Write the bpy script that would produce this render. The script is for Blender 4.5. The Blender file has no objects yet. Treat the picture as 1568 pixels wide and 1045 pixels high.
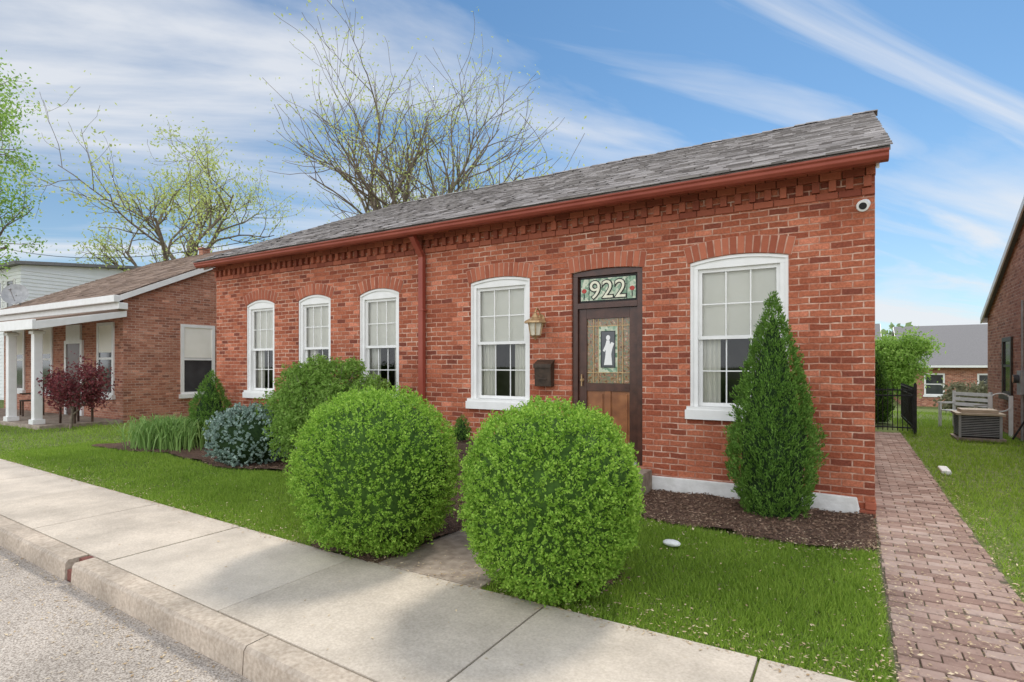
import bpy, bmesh, math, random
import numpy as np
from mathutils import Vector, Matrix, noise
R = random.Random(11)
rng = np.random.default_rng(11)
scene = bpy.context.scene
D = bpy.data

# ------------------------------------------------------------------ helpers
def empty(name):
    o = D.objects.new(name, None); scene.collection.objects.link(o); return o

class MB:
    def __init__(s): s.v=[]; s.f=[]; s.m=[]
    def poly(s, pts, mi=0):
        b=len(s.v); s.v+= [tuple(p) for p in pts]; s.f.append(tuple(range(b,b+len(pts)))); s.m.append(mi)
    def box(s,x0,x1,y0,y1,z0,z1,mi=0,mat=None):
        b=len(s.v)
        p=[(x0,y0,z0),(x1,y0,z0),(x1,y1,z0),(x0,y1,z0),(x0,y0,z1),(x1,y0,z1),(x1,y1,z1),(x0,y1,z1)]
        if mat is not None: p=[tuple(mat@Vector(q)) for q in p]
        s.v+=p
        for q in [(0,3,2,1),(4,5,6,7),(0,1,5,4),(1,2,6,5),(2,3,7,6),(3,0,4,7)]:
            s.f.append(tuple(b+i for i in q)); s.m.append(mi)
    def prism(s, pts, vec, mi=0):
        n=len(pts); b=len(s.v); vec=Vector(vec)
        s.v+=[tuple(p) for p in pts]+[tuple(Vector(p)+vec) for p in pts]
        s.f.append(tuple(range(b,b+n))); s.m.append(mi)
        s.f.append(tuple(range(b+2*n-1,b+n-1,-1))); s.m.append(mi)
        for i in range(n):
            j=(i+1)%n
            s.f.append((b+i,b+n+i,b+n+j,b+j)); s.m.append(mi)
    def frus(s,p0,p1,r0,r1,n=10,mi=0,caps=True):
        p0=Vector(p0);p1=Vector(p1); d=(p1-p0).normalized()
        a=d.orthogonal().normalized(); c=d.cross(a); b=len(s.v)
        for p,r in((p0,r0),(p1,r1)):
            for i in range(n):
                t=2*math.pi*i/n; s.v.append(tuple(p+a*math.cos(t)*r+c*math.sin(t)*r))
        for i in range(n):
            j=(i+1)%n; s.f.append((b+i,b+j,b+n+j,b+n+i)); s.m.append(mi)
        if caps:
            s.f.append(tuple(range(b+n-1,b-1,-1))); s.m.append(mi)
            s.f.append(tuple(range(b+n,b+2*n))); s.m.append(mi)
    def tube(s,pts,rad,n=6,mi=0):
        b=len(s.v); k=len(pts); a=None
        for i in range(k):
            d=(pts[min(i+1,k-1)]-pts[max(i-1,0)]).normalized()
            if a is None: a=d.orthogonal().normalized()
            a=(a-d*a.dot(d)).normalized(); c=d.cross(a)
            for j in range(n):
                t=2*math.pi*j/n; s.v.append(tuple(pts[i]+(a*math.cos(t)+c*math.sin(t))*rad[i]))
        for i in range(k-1):
            for j in range(n):
                q=(j+1)%n
                s.f.append((b+i*n+j,b+i*n+q,b+(i+1)*n+q,b+(i+1)*n+j)); s.m.append(mi)
    def obj(s,name,mats,parent=None,smooth=False,bevel=0,fix=True):
        me=D.meshes.new(name); me.from_pydata(s.v,[],s.f)
        if not isinstance(mats,(list,tuple)): mats=[mats]
        for m in mats: me.materials.append(m)
        me.polygons.foreach_set("material_index",s.m)
        if smooth: me.polygons.foreach_set("use_smooth",[True]*len(s.f))
        me.update()
        if fix:
            bm=bmesh.new(); bm.from_mesh(me); bmesh.ops.recalc_face_normals(bm,faces=bm.faces); bm.to_mesh(me); bm.free()
        o=D.objects.new(name,me); scene.collection.objects.link(o)
        if parent: o.parent=parent
        if bevel:
            md=o.modifiers.new("bevel","BEVEL"); md.width=bevel; md.segments=2; md.limit_method='ANGLE'
        return o

def np_obj(name, verts, k, mat, parent=None):
    n=len(verts)
    me=D.meshes.new(name)
    me.vertices.add(n); me.vertices.foreach_set("co",np.ascontiguousarray(verts,dtype=np.float32).ravel())
    me.loops.add(n); me.loops.foreach_set("vertex_index",np.arange(n,dtype=np.int32))
    me.polygons.add(n//k); me.polygons.foreach_set("loop_start",np.arange(0,n,k,dtype=np.int32))
    me.update(calc_edges=True)
    me.materials.append(mat)
    o=D.objects.new(name,me); scene.collection.objects.link(o)
    if parent: o.parent=parent
    return o

def norm(a): return a/np.maximum(np.linalg.norm(a,axis=-1,keepdims=True),1e-9)
def rdir(n): return norm(rng.normal(size=(n,3)))

def leaves(name, c, d, L, W, mat, parent=None):
    n=len(c); d=norm(d); s=norm(np.cross(d,rdir(n)))
    L=np.broadcast_to(L,(n,))[:,None]; W=np.broadcast_to(W,(n,))[:,None]
    v=np.stack([c-d*L, c+s*W-d*L*.1, c+d*L, c-s*W-d*L*.1],axis=1).reshape(-1,3)
    return np_obj(name,v,4,mat,parent)

# ------------------------------------------------------------------ materials
def mat_new(name):
    m=D.materials.new(name); m.use_nodes=True; nt=m.node_tree
    return m,nt,nt.nodes,nt.links,nt.nodes["Principled BSDF"]
def N(ns,t,**kw):
    n=ns.new(t)
    for k,v in kw.items(): setattr(n,k,v)
    return n
def ramp(ns,stops,interp='LINEAR'):
    r=ns.new('ShaderNodeValToRGB'); r.color_ramp.interpolation=interp
    e=r.color_ramp.elements
    while len(e)<len(stops): e.new(.5)
    for i,(p,c) in enumerate(stops):
        e[i].position=p; e[i].color=(c[0],c[1],c[2],1)
    return r
def noisy(name, stops, scale=8, rough=.8, bump=.2, bscale=60, detail=6, island=0, spec=.3, dist=.01, metal=0, big=None):
    m,nt,ns,ln,b=mat_new(name)
    g=N(ns,'ShaderNodeNewGeometry')
    n=N(ns,'ShaderNodeTexNoise'); n.inputs['Scale'].default_value=scale; n.inputs['Detail'].default_value=detail
    ln.new(g.outputs['Position'],n.inputs['Vector'])
    r=ramp(ns,stops)
    src=n.outputs['Fac']
    if island:
        a=N(ns,'ShaderNodeMath',operation='MULTIPLY_ADD'); a.inputs[1].default_value=island; ln.new(g.outputs['Random Per Island'],a.inputs[0])
        c=N(ns,'ShaderNodeMath',operation='MULTIPLY'); c.inputs[1].default_value=1-island; ln.new(src,c.inputs[0])
        ln.new(c.outputs[0],a.inputs[2]); src=a.outputs[0]
    ln.new(src,r.inputs[0]); col=r.outputs[0]
    if big:
        n2=N(ns,'ShaderNodeTexNoise'); n2.inputs['Scale'].default_value=big[0]; n2.inputs['Detail'].default_value=6; n2.inputs['Roughness'].default_value=.65
        ln.new(g.outputs['Position'],n2.inputs['Vector'])
        r2=ramp(ns,[(.35,(big[1],)*3),(.65,(big[2],)*3)]); ln.new(n2.outputs['Fac'],r2.inputs[0])
        mx=N(ns,'ShaderNodeMix',data_type='RGBA',blend_type='MULTIPLY'); mx.inputs[0].default_value=1
        ln.new(col,mx.inputs[6]); ln.new(r2.outputs[0],mx.inputs[7]); col=mx.outputs[2]
    ln.new(col,b.inputs['Base Color'])
    b.inputs['Roughness'].default_value=rough; b.inputs['Specular IOR Level'].default_value=spec; b.inputs['Metallic'].default_value=metal
    if bump:
        nb=N(ns,'ShaderNodeTexNoise'); nb.inputs['Scale'].default_value=bscale; nb.inputs['Detail'].default_value=5
        ln.new(g.outputs['Position'],nb.inputs['Vector'])
        bp=N(ns,'ShaderNodeBump'); bp.inputs['Strength'].default_value=bump; bp.inputs['Distance'].default_value=dist
        ln.new(nb.outputs['Fac'],bp.inputs['Height']); ln.new(bp.outputs[0],b.inputs['Normal'])
    return m
def leafmat(name, stops, trans=.35, patch=.35, pscale=3, rough=.5):
    m,nt,ns,ln,b=mat_new(name)
    g=N(ns,'ShaderNodeNewGeometry')
    n=N(ns,'ShaderNodeTexNoise'); n.inputs['Scale'].default_value=pscale; n.inputs['Detail'].default_value=3
    ln.new(g.outputs['Position'],n.inputs['Vector'])
    a=N(ns,'ShaderNodeMath',operation='MULTIPLY'); a.inputs[1].default_value=1-patch; ln.new(g.outputs['Random Per Island'],a.inputs[0])
    c=N(ns,'ShaderNodeMath',operation='MULTIPLY_ADD'); c.inputs[1].default_value=patch; ln.new(n.outputs['Fac'],c.inputs[0]); ln.new(a.outputs[0],c.inputs[2])
    r=ramp(ns,stops); ln.new(c.outputs[0],r.inputs[0]); ln.new(r.outputs[0],b.inputs['Base Color'])
    b.inputs['Roughness'].default_value=rough; b.inputs['Specular IOR Level'].default_value=.2
    t=N(ns,'ShaderNodeBsdfTranslucent'); ln.new(r.outputs[0],t.inputs['Color'])
    mx=N(ns,'ShaderNodeMixShader'); mx.inputs[0].default_value=trans
    ln.new(b.outputs[0],mx.inputs[1]); ln.new(t.outputs[0],mx.inputs[2])
    ln.new(mx.outputs[0],ns['Material Output'].inputs['Surface'])
    return m
def brickmat(name,c0,c1,c2,mort_hi,mort_lo,bump=.7,patch=(.8,1.18),msize=.009,mvis=(.45,1.)):
    m,nt,ns,ln,b=mat_new(name)
    g=N(ns,'ShaderNodeNewGeometry'); sp=N(ns,'ShaderNodeSeparateXYZ'); sn=N(ns,'ShaderNodeSeparateXYZ')
    ln.new(g.outputs['Position'],sp.inputs[0]); ln.new(g.outputs['True Normal'],sn.inputs[0])
    ab=N(ns,'ShaderNodeMath',operation='ABSOLUTE'); ln.new(sn.outputs[0],ab.inputs[0])
    gt=N(ns,'ShaderNodeMath',operation='GREATER_THAN'); gt.inputs[1].default_value=.5; ln.new(ab.outputs[0],gt.inputs[0])
    mx=N(ns,'ShaderNodeMix',data_type='FLOAT'); ln.new(gt.outputs[0],mx.inputs[0]); ln.new(sp.outputs[0],mx.inputs[2]); ln.new(sp.outputs[1],mx.inputs[3])
    cb=N(ns,'ShaderNodeCombineXYZ'); ln.new(mx.outputs[0],cb.inputs[0]); ln.new(sp.outputs[2],cb.inputs[1])
    nd=N(ns,'ShaderNodeTexNoise'); nd.inputs['Scale'].default_value=6; nd.inputs['Detail'].default_value=4; ln.new(cb.outputs[0],nd.inputs['Vector'])
    vs=N(ns,'ShaderNodeVectorMath',operation='SCALE'); vs.inputs['Scale'].default_value=.024
    vsub=N(ns,'ShaderNodeVectorMath',operation='SUBTRACT'); vsub.inputs[1].default_value=(.5,.5,.5)
    ln.new(nd.outputs['Color'],vsub.inputs[0]); ln.new(vsub.outputs[0],vs.inputs[0])
    va=N(ns,'ShaderNodeVectorMath',operation='ADD'); ln.new(cb.outputs[0],va.inputs[0]); ln.new(vs.outputs[0],va.inputs[1])
    bt=N(ns,'ShaderNodeTexBrick'); ln.new(va.outputs[0],bt.inputs['Vector'])
    for k,v in {'Scale':1,'Brick Width':.2,'Row Height':.0715,'Mortar Size':msize,'Mortar Smooth':.45,'Bias':0}.items(): bt.inputs[k].default_value=v
    bt.offset=.5
    bt.inputs['Color1'].default_value=(0,0,0,1); bt.inputs['Color2'].default_value=(1,1,1,1); bt.inputs['Mortar'].default_value=(.5,.5,.5,1)
    cr=ramp(ns,[(0,c0),(.2,c1),(.55,tuple((p+q)/2 for p,q in zip(c1,c2))),(.9,c2),(1,tuple(min(1,q*1.25+.03) for q in c2))])
    ln.new(bt.outputs['Color'],cr.inputs[0])
    np_=N(ns,'ShaderNodeTexNoise'); np_.inputs['Scale'].default_value=1.3; np_.inputs['Detail'].default_value=8; np_.inputs['Roughness'].default_value=.7; ln.new(cb.outputs[0],np_.inputs['Vector'])
    pr=ramp(ns,[(.3,(patch[0],)*3),(.7,(patch[1],)*3)]); ln.new(np_.outputs['Fac'],pr.inputs[0])
    m1=N(ns,'ShaderNodeMix',data_type='RGBA',blend_type='MULTIPLY'); m1.inputs[0].default_value=1; ln.new(cr.outputs[0],m1.inputs[6]); ln.new(pr.outputs[0],m1.inputs[7])
    nf=N(ns,'ShaderNodeTexNoise'); nf.inputs['Scale'].default_value=38; nf.inputs['Detail'].default_value=6; nf.inputs['Roughness'].default_value=.65; ln.new(cb.outputs[0],nf.inputs['Vector'])
    fr=ramp(ns,[(.3,(.66,.64,.62)),(.7,(1.28,)*3)]); ln.new(nf.outputs['Fac'],fr.inputs[0])
    m2=N(ns,'ShaderNodeMix',data_type='RGBA',blend_type='MULTIPLY'); m2.inputs[0].default_value=1; ln.new(m1.outputs[2],m2.inputs[6]); ln.new(fr.outputs[0],m2.inputs[7])
    nm=N(ns,'ShaderNodeTexNoise'); nm.inputs['Scale'].default_value=1.8; nm.inputs['Detail'].default_value=9; nm.inputs['Roughness'].default_value=.75; ln.new(cb.outputs[0],nm.inputs['Vector'])
    mr=ramp(ns,[(.40,mort_lo),(.60,mort_hi)]); ln.new(nm.outputs['Fac'],mr.inputs[0])
    n9=N(ns,'ShaderNodeTexNoise'); n9.inputs['Scale'].default_value=9; n9.inputs['Detail'].default_value=6; ln.new(va.outputs[0],n9.inputs['Vector'])
    r9=ramp(ns,[(.38,(mvis[0],)*3),(.58,(mvis[1],)*3)]); ln.new(n9.outputs['Fac'],r9.inputs[0])
    fm=N(ns,'ShaderNodeMath',operation='MULTIPLY'); ln.new(bt.outputs['Fac'],fm.inputs[0]); ln.new(r9.outputs[0],fm.inputs[1])
    m3=N(ns,'ShaderNodeMix',data_type='RGBA'); ln.new(fm.outputs[0],m3.inputs[0]); ln.new(m2.outputs[2],m3.inputs[6]); ln.new(mr.outputs[0],m3.inputs[7])
    ln.new(m3.outputs[2],b.inputs['Base Color']); b.inputs['Roughness'].default_value=.85; b.inputs['Specular IOR Level'].default_value=.2
    h=N(ns,'ShaderNodeMath',operation='MULTIPLY_ADD'); h.inputs[1].default_value=-1.; ln.new(bt.outputs['Fac'],h.inputs[0])
    h2=N(ns,'ShaderNodeMath',operation='MULTIPLY'); h2.inputs[1].default_value=.8; ln.new(nf.outputs['Fac'],h2.inputs[0]); ln.new(h2.outputs[0],h.inputs[2])
    bp=N(ns,'ShaderNodeBump'); bp.inputs['Strength'].default_value=bump; bp.inputs['Distance'].default_value=.009
    ln.new(h.outputs[0],bp.inputs['Height']); ln.new(bp.outputs[0],b.inputs['Normal'])
    return m

M={}
M['brick']=brickmat('house_brick',(.20,.058,.038),(.31,.083,.043),(.47,.155,.085),(.70,.48,.37),(.38,.16,.105))
M['brick_n']=brickmat('neighbour_brick',(.26,.12,.085),(.38,.15,.095),(.50,.24,.16),(.60,.44,.36),(.44,.26,.19))
M['brick1']=noisy('cornice_brick',[(.1,(.21,.052,.03)),(.9,(.44,.135,.075))],island=.7,scale=20,bump=.4)
M['brick2']=noisy('arch_brick',[(.1,(.29,.075,.04)),(.9,(.50,.165,.092))],island=.7,scale=20,bump=.4)
M['mortar']=noisy('mortar',[(.3,(.40,.2,.14)),(.7,(.66,.43,.33))],scale=12)
M['white']=noisy('white_paint',[(.3,(.76,.755,.73)),(.7,(.83,.825,.81))],scale=6,rough=.45,bump=.08)
M['foundation']=noisy('whitewash',[(.3,(.62,.61,.58)),(.6,(.8,.79,.77))],scale=5,rough=.8,bump=.5,bscale=18,dist=.02)
M['red']=noisy('gutter_red_paint',[(.3,(.27,.06,.04)),(.7,(.34,.085,.055))],scale=3,rough=.42,bump=.03)
M['shingle']=noisy('asphalt_shingle',[(.15,(.18,.16,.155)),(.5,(.275,.25,.24)),(.85,(.40,.37,.36))],island=.55,scale=120,rough=.95,bump=.4,bscale=300,big=(.8,.88,1.1))
M['shingle_br']=noisy('brown_shingle',[(.15,(.15,.10,.075)),(.85,(.31,.225,.175))],island=.5,scale=120,rough=.95)
M['shingle_gr']=noisy('grey_roofing',[(.3,(.17,.165,.165)),(.7,(.25,.24,.24))],scale=30,rough=.95)
M['conc']=noisy('sidewalk_concrete',[(.3,(.50,.43,.35)),(.5,(.60,.525,.435)),(.7,(.68,.60,.51))],scale=70,rough=.9,bump=.3,bscale=160,dist=.004,island=.22,big=(1.6,.78,1.08))
M['kerb']=noisy('kerb_concrete',[(.3,(.42,.34,.265)),(.7,(.62,.53,.43))],scale=40,rough=.9,bump=.5,bscale=120,dist=.005,big=(2,.72,1.1))
M['walk']=noisy('walk_concrete',[(.3,(.26,.205,.16)),(.7,(.44,.365,.295))],scale=14,rough=.9,bump=.3,big=(2,.8,1.1))
M['road']=noisy('asphalt_road',[(.38,(.26,.22,.185)),(.5,(.44,.385,.33)),(.62,(.60,.535,.465))],scale=95,rough=.95,bump=.7,bscale=150,dist=.006,big=(1.1,.82,1.1))
M['soil']=noisy('lawn_soil',[(.35,(.09,.125,.03)),(.6,(.17,.21,.06)),(.75,(.26,.23,.11))],scale=9,rough=1,bump=.5,bscale=50,dist=.02)
M['mulch']=noisy('mulch',[(.3,(.07,.042,.03)),(.7,(.19,.115,.08))],scale=35,rough=1,bump=1,bscale=60,dist=.03)
M['chip']=noisy('bark_chip',[(.1,(.09,.05,.035)),(.6,(.21,.13,.09)),(.95,(.38,.27,.19))],island=.8,scale=30,rough=1,bump=0)
M['litter']=noisy('dry_litter',[(.1,(.36,.25,.14)),(.9,(.68,.56,.38))],island=.8,scale=30,rough=1,bump=0)
M['paver']=noisy('paver_brick',[(.1,(.24,.15,.12)),(.5,(.37,.255,.21)),(.9,(.48,.37,.32))],island=.6,scale=25,rough=.95,bump=.4,bscale=90,dist=.005,big=(1.2,.78,1.12))
M['sand']=noisy('joint_sand',[(.3,(.08,.075,.045)),(.7,(.2,.17,.12))],scale=20,rough=1)
M['door']=noisy('door_wood',[(.3,(.045,.018,.012)),(.7,(.09,.036,.023))],scale=9,rough=.3,bump=.1,spec=.5)
M['panel']=noisy('door_panel_wood',[(.3,(.17,.06,.025)),(.7,(.34,.14,.055))],scale=6,rough=.3,bump=.1,spec=.5)
M['black']=noisy('black_metal',[(.3,(.012,.012,.013)),(.7,(.03,.03,.03))],scale=10,rough=.5,bump=0)
M['bronze']=noisy('bronze_metal',[(.3,(.03,.02,.014)),(.7,(.07,.045,.03))],scale=15,rough=.45,bump=.05)
M['brass']=noisy('aged_brass',[(.3,(.35,.22,.11)),(.7,(.55,.38,.2))],scale=20,rough=.45,metal=.4,bump=.1)
M['frost']=noisy('frosted_glass',[(.3,(.6,.55,.42)),(.7,(.75,.7,.58))],scale=20,rough=.25,bump=.1)
M['curtain']=noisy('curtain_cloth',[(.3,(.84,.81,.73)),(.7,(.9,.87,.8))],scale=3,rough=.9,bump=0)
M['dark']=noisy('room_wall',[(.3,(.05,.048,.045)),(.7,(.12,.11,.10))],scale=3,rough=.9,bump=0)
M['bark']=noisy('tree_bark',[(.3,(.14,.11,.085)),(.7,(.28,.23,.18))],scale=12,rough=.95,bump=.5,bscale=40)
M['siding']=noisy('white_siding',[(.3,(.80,.81,.80)),(.7,(.86,.87,.87))],scale=3,rough=.6,bump=0)
M['galv']=noisy('grey_metal',[(.3,(.3,.3,.3)),(.7,(.42,.42,.42))],scale=8,rough=.5,metal=.3)
M['tan']=noisy('tan_paint',[(.3,(.42,.34,.24)),(.7,(.52,.43,.32))],scale=8,rough=.6)
M['wood_dk']=noisy('dark_timber',[(.3,(.05,.03,.02)),(.7,(.11,.07,.05))],scale=14,rough=.8)
M['stone']=noisy('white_stone',[(.3,(.7,.7,.68)),(.7,(.82,.82,.8))],scale=8,rough=.6)
M['far']=noisy('dark_window_pane',[(.3,(.03,.035,.04)),(.7,(.07,.075,.08))],scale=2,rough=.08,spec=.6,bump=0)
M['amber']=noisy('amber_glass',[(.35,(.10,.05,.025)),(.45,(.32,.18,.08)),(.52,(.12,.2,.13)),(.6,(.3,.09,.05)),(.68,(.42,.36,.22))],scale=22,rough=.12,spec=.6,bump=.2,bscale=30)
m,nt,ns,ln,b=mat_new('window_glass')
tr=N(ns,'ShaderNodeBsdfTransparent'); gl=N(ns,'ShaderNodeBsdfGlossy'); gl.inputs['Roughness'].default_value=.02
fr=N(ns,'ShaderNodeFresnel'); fr.inputs['IOR'].default_value=1.6
mx=N(ns,'ShaderNodeMixShader'); ln.new(fr.outputs[0],mx.inputs[0]); ln.new(tr.outputs[0],mx.inputs[1]); ln.new(gl.outputs[0],mx.inputs[2])
tr.inputs['Color'].default_value=(.95,.97,.96,1)
ln.new(mx.outputs[0],ns['Material Output'].inputs['Surface']); M['glass']=m
m,nt,ns,ln,b=mat_new('stained_glass')
g=N(ns,'ShaderNodeNewGeometry'); vo=N(ns,'ShaderNodeTexVoronoi'); vo.inputs['Scale'].default_value=26; ln.new(g.outputs['Position'],vo.inputs['Vector'])
r=ramp(ns,[(0,(.12,.22,.13)),(.35,(.26,.38,.26)),(.6,(.44,.5,.36)),(1,(.6,.62,.47))]); sx=N(ns,'ShaderNodeSeparateColor'); ln.new(vo.outputs['Color'],sx.inputs[0]); ln.new(sx.outputs[0],r.inputs[0]); ln.new(r.outputs[0],b.inputs['Base Color']); b.inputs['Roughness'].default_value=.2
M['stained']=m
M['cream']=noisy('cream_glass',[(.3,(.68,.66,.5)),(.7,(.8,.78,.62))],scale=20,rough=.25,bump=0)
M['redglass']=noisy('red_glass',[(.3,(.35,.03,.02)),(.7,(.5,.06,.04))],scale=20,rough=.2,bump=0)
# foliage
M['grass']=leafmat('grass_blade',[(.1,(.15,.25,.03)),(.5,(.27,.42,.055)),(.85,(.40,.54,.09)),(1,(.58,.52,.25))],trans=.42,patch=.5,pscale=1.6)
M['box']=leafmat('boxwood_leaf',[(.1,(.12,.25,.03)),(.45,(.28,.49,.06)),(.9,(.46,.67,.12))],trans=.42,patch=.3,pscale=5)
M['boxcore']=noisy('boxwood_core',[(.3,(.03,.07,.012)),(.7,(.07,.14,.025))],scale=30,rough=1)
M['arb']=leafmat('arborvitae_leaf',[(.1,(.06,.14,.025)),(.5,(.14,.28,.045)),(.9,(.26,.44,.09))],trans=.3,patch=.4,pscale=6)
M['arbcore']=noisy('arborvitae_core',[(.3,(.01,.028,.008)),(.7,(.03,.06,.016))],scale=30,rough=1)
M['shrub']=leafmat('shrub_leaf',[(.1,(.12,.22,.035)),(.5,(.23,.39,.07)),(.9,(.38,.56,.14))],trans=.42,patch=.4,pscale=3)
M['blue']=leafmat('blue_spruce_needle',[(.1,(.19,.28,.23)),(.5,(.30,.41,.35)),(.9,(.46,.57,.5))],trans=.15,patch=.3,pscale=6)
M['lily']=leafmat('lily_blade',[(.1,(.16,.3,.07)),(.9,(.38,.56,.18))],trans=.4)
M['maple']=leafmat('red_maple_leaf',[(.1,(.10,.025,.035)),(.9,(.28,.075,.08))],trans=.35)
M['spring']=leafmat('spring_leaf',[(.1,(.42,.50,.12)),(.5,(.56,.64,.19)),(.9,(.72,.78,.34))],trans=.5,patch=.2)
M['green']=leafmat('tree_leaf',[(.1,(.18,.32,.05)),(.5,(.32,.5,.10)),(.9,(.48,.66,.18))],trans=.5,patch=.3,pscale=.8)
M['haze']=leafmat('distant_leaf',[(.1,(.19,.28,.12)),(.9,(.36,.46,.22))],trans=.4,patch=.5,pscale=.3)
M['brownshrub']=leafmat('hedge_leaf',[(.1,(.14,.15,.08)),(.9,(.32,.31,.19))],trans=.3)

# ------------------------------------------------------------------ layout lines
def K(x): return 1.744-.045*x
def S(x): return 3.2 if x>-3.6 else 3.2-.0488*(x+3.6)
def gz(x,y):
    t=min(1,max(0,(y-20)/18)); return -.9*t*t*(3-2*t)

xs=[-600,-200,-100]+list(np.arange(-60,61,4))+[100,200,600]
rows=[('a',-600),('a',-200),('a',-60),('k',-8.2,-.17),('k',.03,-.17),('k',.12,0)]+[('y',y) for y in (6,9,12,15,18,20,22,24,26,28,30,32,34,36,38,45,60,100,200,400,900)]
V=[];F=[]
for r_ in rows:
    for x in xs:
        if r_[0]=='a': V.append((x,r_[1],-.17))
        elif r_[0]=='k': V.append((x,K(max(-60,min(60,x)))+r_[1],r_[2]))
        else: V.append((x,r_[1],gz(x,r_[1])))
nx=len(xs)
for j in range(len(rows)-1):
    for i in range(nx-1): F.append((j*nx+i,j*nx+i+1,(j+1)*nx+i+1,(j+1)*nx+i))
mb=MB(); mb.v=V; mb.f=F; mb.m=[0]*len(F); mb.obj('ground',M['soil'],fix=False)
mb=MB()
mb.poly([(-60,K(-60)-8,-.14),(60,K(60)-8,-.14),(60,K(60)+.01,-.14),(-60,K(-60)+.01,-.14)]); mb.obj('road',M['road'])
mb=MB(); 
kx=[-60,-40,-25,-17.2,-14.2,-11.2,-8.2,-5.32,-5.2,-2.85,-.2,2.5,6,12,30,60]
for a,b_ in zip(kx[:-1],kx[1:]):
    if abs(a+5.32)<.01: continue
    g_=.005
    y0,y1=K(a+g_),K(b_-g_)
    pts=[(a+g_,y0+.0,-.2),(a+g_,y0+.012,-.012),(a+g_,y0+.03,.012),(a+g_,y0+.165,.016),(a+g_,y0+.165,-.2)]
    b0=len(mb.v); mb.v+=pts+[(b_-g_,p[1]-y0+y1,p[2]) for p in pts]
    n=5
    mb.f+= [(b0,b0+1,b0+2,b0+3,b0+4),(b0+9,b0+8,b0+7,b0+6,b0+5)]; mb.m+=[0,0]
    for i in range(n):
        j=(i+1)%n; mb.f.append((b0+i,b0+n+i,b0+n+j,b0+j)); mb.m.append(0)
mb.obj('kerb',M['kerb'])
mb=MB(); mb.box(-5.31,-5.21,K(-5.3)+.02,K(-5.3)+.19,-.2,-.06); mb.box(-5.31,-5.21,K(-5.3)+.10,K(-5.3)+.175,-.06,.008); mb.obj('kerb_drain',noisy('rust_red',[(.3,(.13,.05,.04)),(.7,(.24,.09,.07))],scale=20))
mb=MB()
mb.box(-60,60,0,.15,-.2,.0,mat=Matrix.Translation((0,K(0)-8.15,0))@Matrix.Rotation(-.045,4,'Z'))
mb.obj('kerb.001',M['kerb'])
mb=MB()
jx=[-60,-45,-30,-27,-24,-21.0,-19.4,-17.8,-16.2,-14.6,-13.0,-11.4,-9.8,-8.2,-6.6,-5.0,-3.4,-1.68,-.42,1.2,2.8,4.4,6,9,15,30,60]
for a,b_ in zip(jx[:-1],jx[1:]):
    a+=.007;b_-=.007; dz=R.uniform(-.002,.003)
    p=[(a,K(a)+.178,.018+dz),(b_,K(b_)+.178,.018+dz),(b_,S(b_),.02+dz),(a,S(a),.02+dz)]
    mb.prism(p,(0,0,-.1))
mb.obj('sidewalk',M['conc'],bevel=.004)
mb=MB()
for y0,y1 in((3.215,4.1),(4.11,5.0),(5.01,5.85)): mb.box(-3.15,-2.2,y0,y1,-.08,.022)
mb.obj('entry_walk',M['walk'],bevel=.004)
mb=MB(); y=3.22; r_=0
while y<15.6:
    x=.2-(.1 if r_%2 else 0)
    while x<.94:
        a=max(x,.2+R.uniform(-.012,.008)); c=min(x+.2,.95+R.uniform(-.015,.01))
        if c-a>.04:
            z=.016+R.uniform(-.004,.005)+.010*noise.noise(Vector((x*1.5,y*1.5,0)))
            t=Matrix.Translation(((a+c)/2,y+.05,z-.03))@Matrix.Rotation(R.uniform(-.03,.03),4,'Z')@Matrix.Rotation(R.uniform(-.025,.025),4,'X')@Matrix.Rotation(R.uniform(-.015,.015),4,'Y')
            h=(c-a)/2-.004
            mb.box(-h,h,-.046,.046,-.03,.03,mat=t)
        x+=.2
    y+=.103; r_+=1
bp=empty('brick_path')
mb.obj('pavers',M['paver'],bp,bevel=.005)
mb=MB(); mb.box(.19,.95,3.21,15.6,-.05,.004); mb.obj('joint_sand',M['sand'],bp)

# ------------------------------------------------------------------ beds, mulch
def in_bed(x,y):
    w=.12*math.sin(x*1.7)+.06*math.sin(x*4.1)
    if -2.2<x<.19 and y>5.5+w*.8+ (.25*max(0,-1.4-x)): return True
    if -12.4<x<-3.15 and y>5.15+w: return True
    if (x+3.47)**2+(y-3.75)**2<.68**2: return True
    if -3.75<x<-3.15 and y>3.6: return True
    if (x+1.85)**2+(y-3.75)**2<.42**2: return True
    return False
cell=.06; mb=MB(); idx={}
def gv(i,j):
    if (i,j) not in idx:
        x=i*cell;y=j*cell; idx[(i,j)]=len(mb.v)
        mb.v.append((x,y,.012+.035*noise.noise(Vector((x*3,y*3,0)))+.025+.012*noise.noise(Vector((x*15,y*15,3)))))
    return idx[(i,j)]
for i in range(int(-12.5/cell),int(.2/cell)+1):
    for j in range(int(3.2/cell),int(6.9/cell)):
        if in_bed((i+.5)*cell,(j+.5)*cell) and not(-3.15<(i+.5)*cell<-2.2):
            mb.f.append((gv(i,j),gv(i+1,j),gv(i+1,j+1),gv(i,j+1))); mb.m.append(0)
mp=empty('mulch_bed')
mb.obj('soil',M['mulch'],mp,smooth=True,fix=False)
pts=[]
while len(pts)<15000:
    x=R.uniform(-2.3,.2) if R.random()<.55 else R.uniform(-9,-3.1); y=R.uniform(3.25,6.85)
    if in_bed(x,y) or (in_bed(x+R.uniform(-.1,.1),y+R.uniform(-.1,.1))): pts.append((x,y,.035+.035*noise.noise(Vector((x*3,y*3,0)))+R.uniform(0,.02)))
c=np.array(pts); d=rdir(len(c)); d[:,2]*=.35
n=len(c); leaves('bark_chips',c,d,rng.uniform(.008,.03,n),rng.uniform(.003,.008,n),M['chip'],mp)

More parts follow.
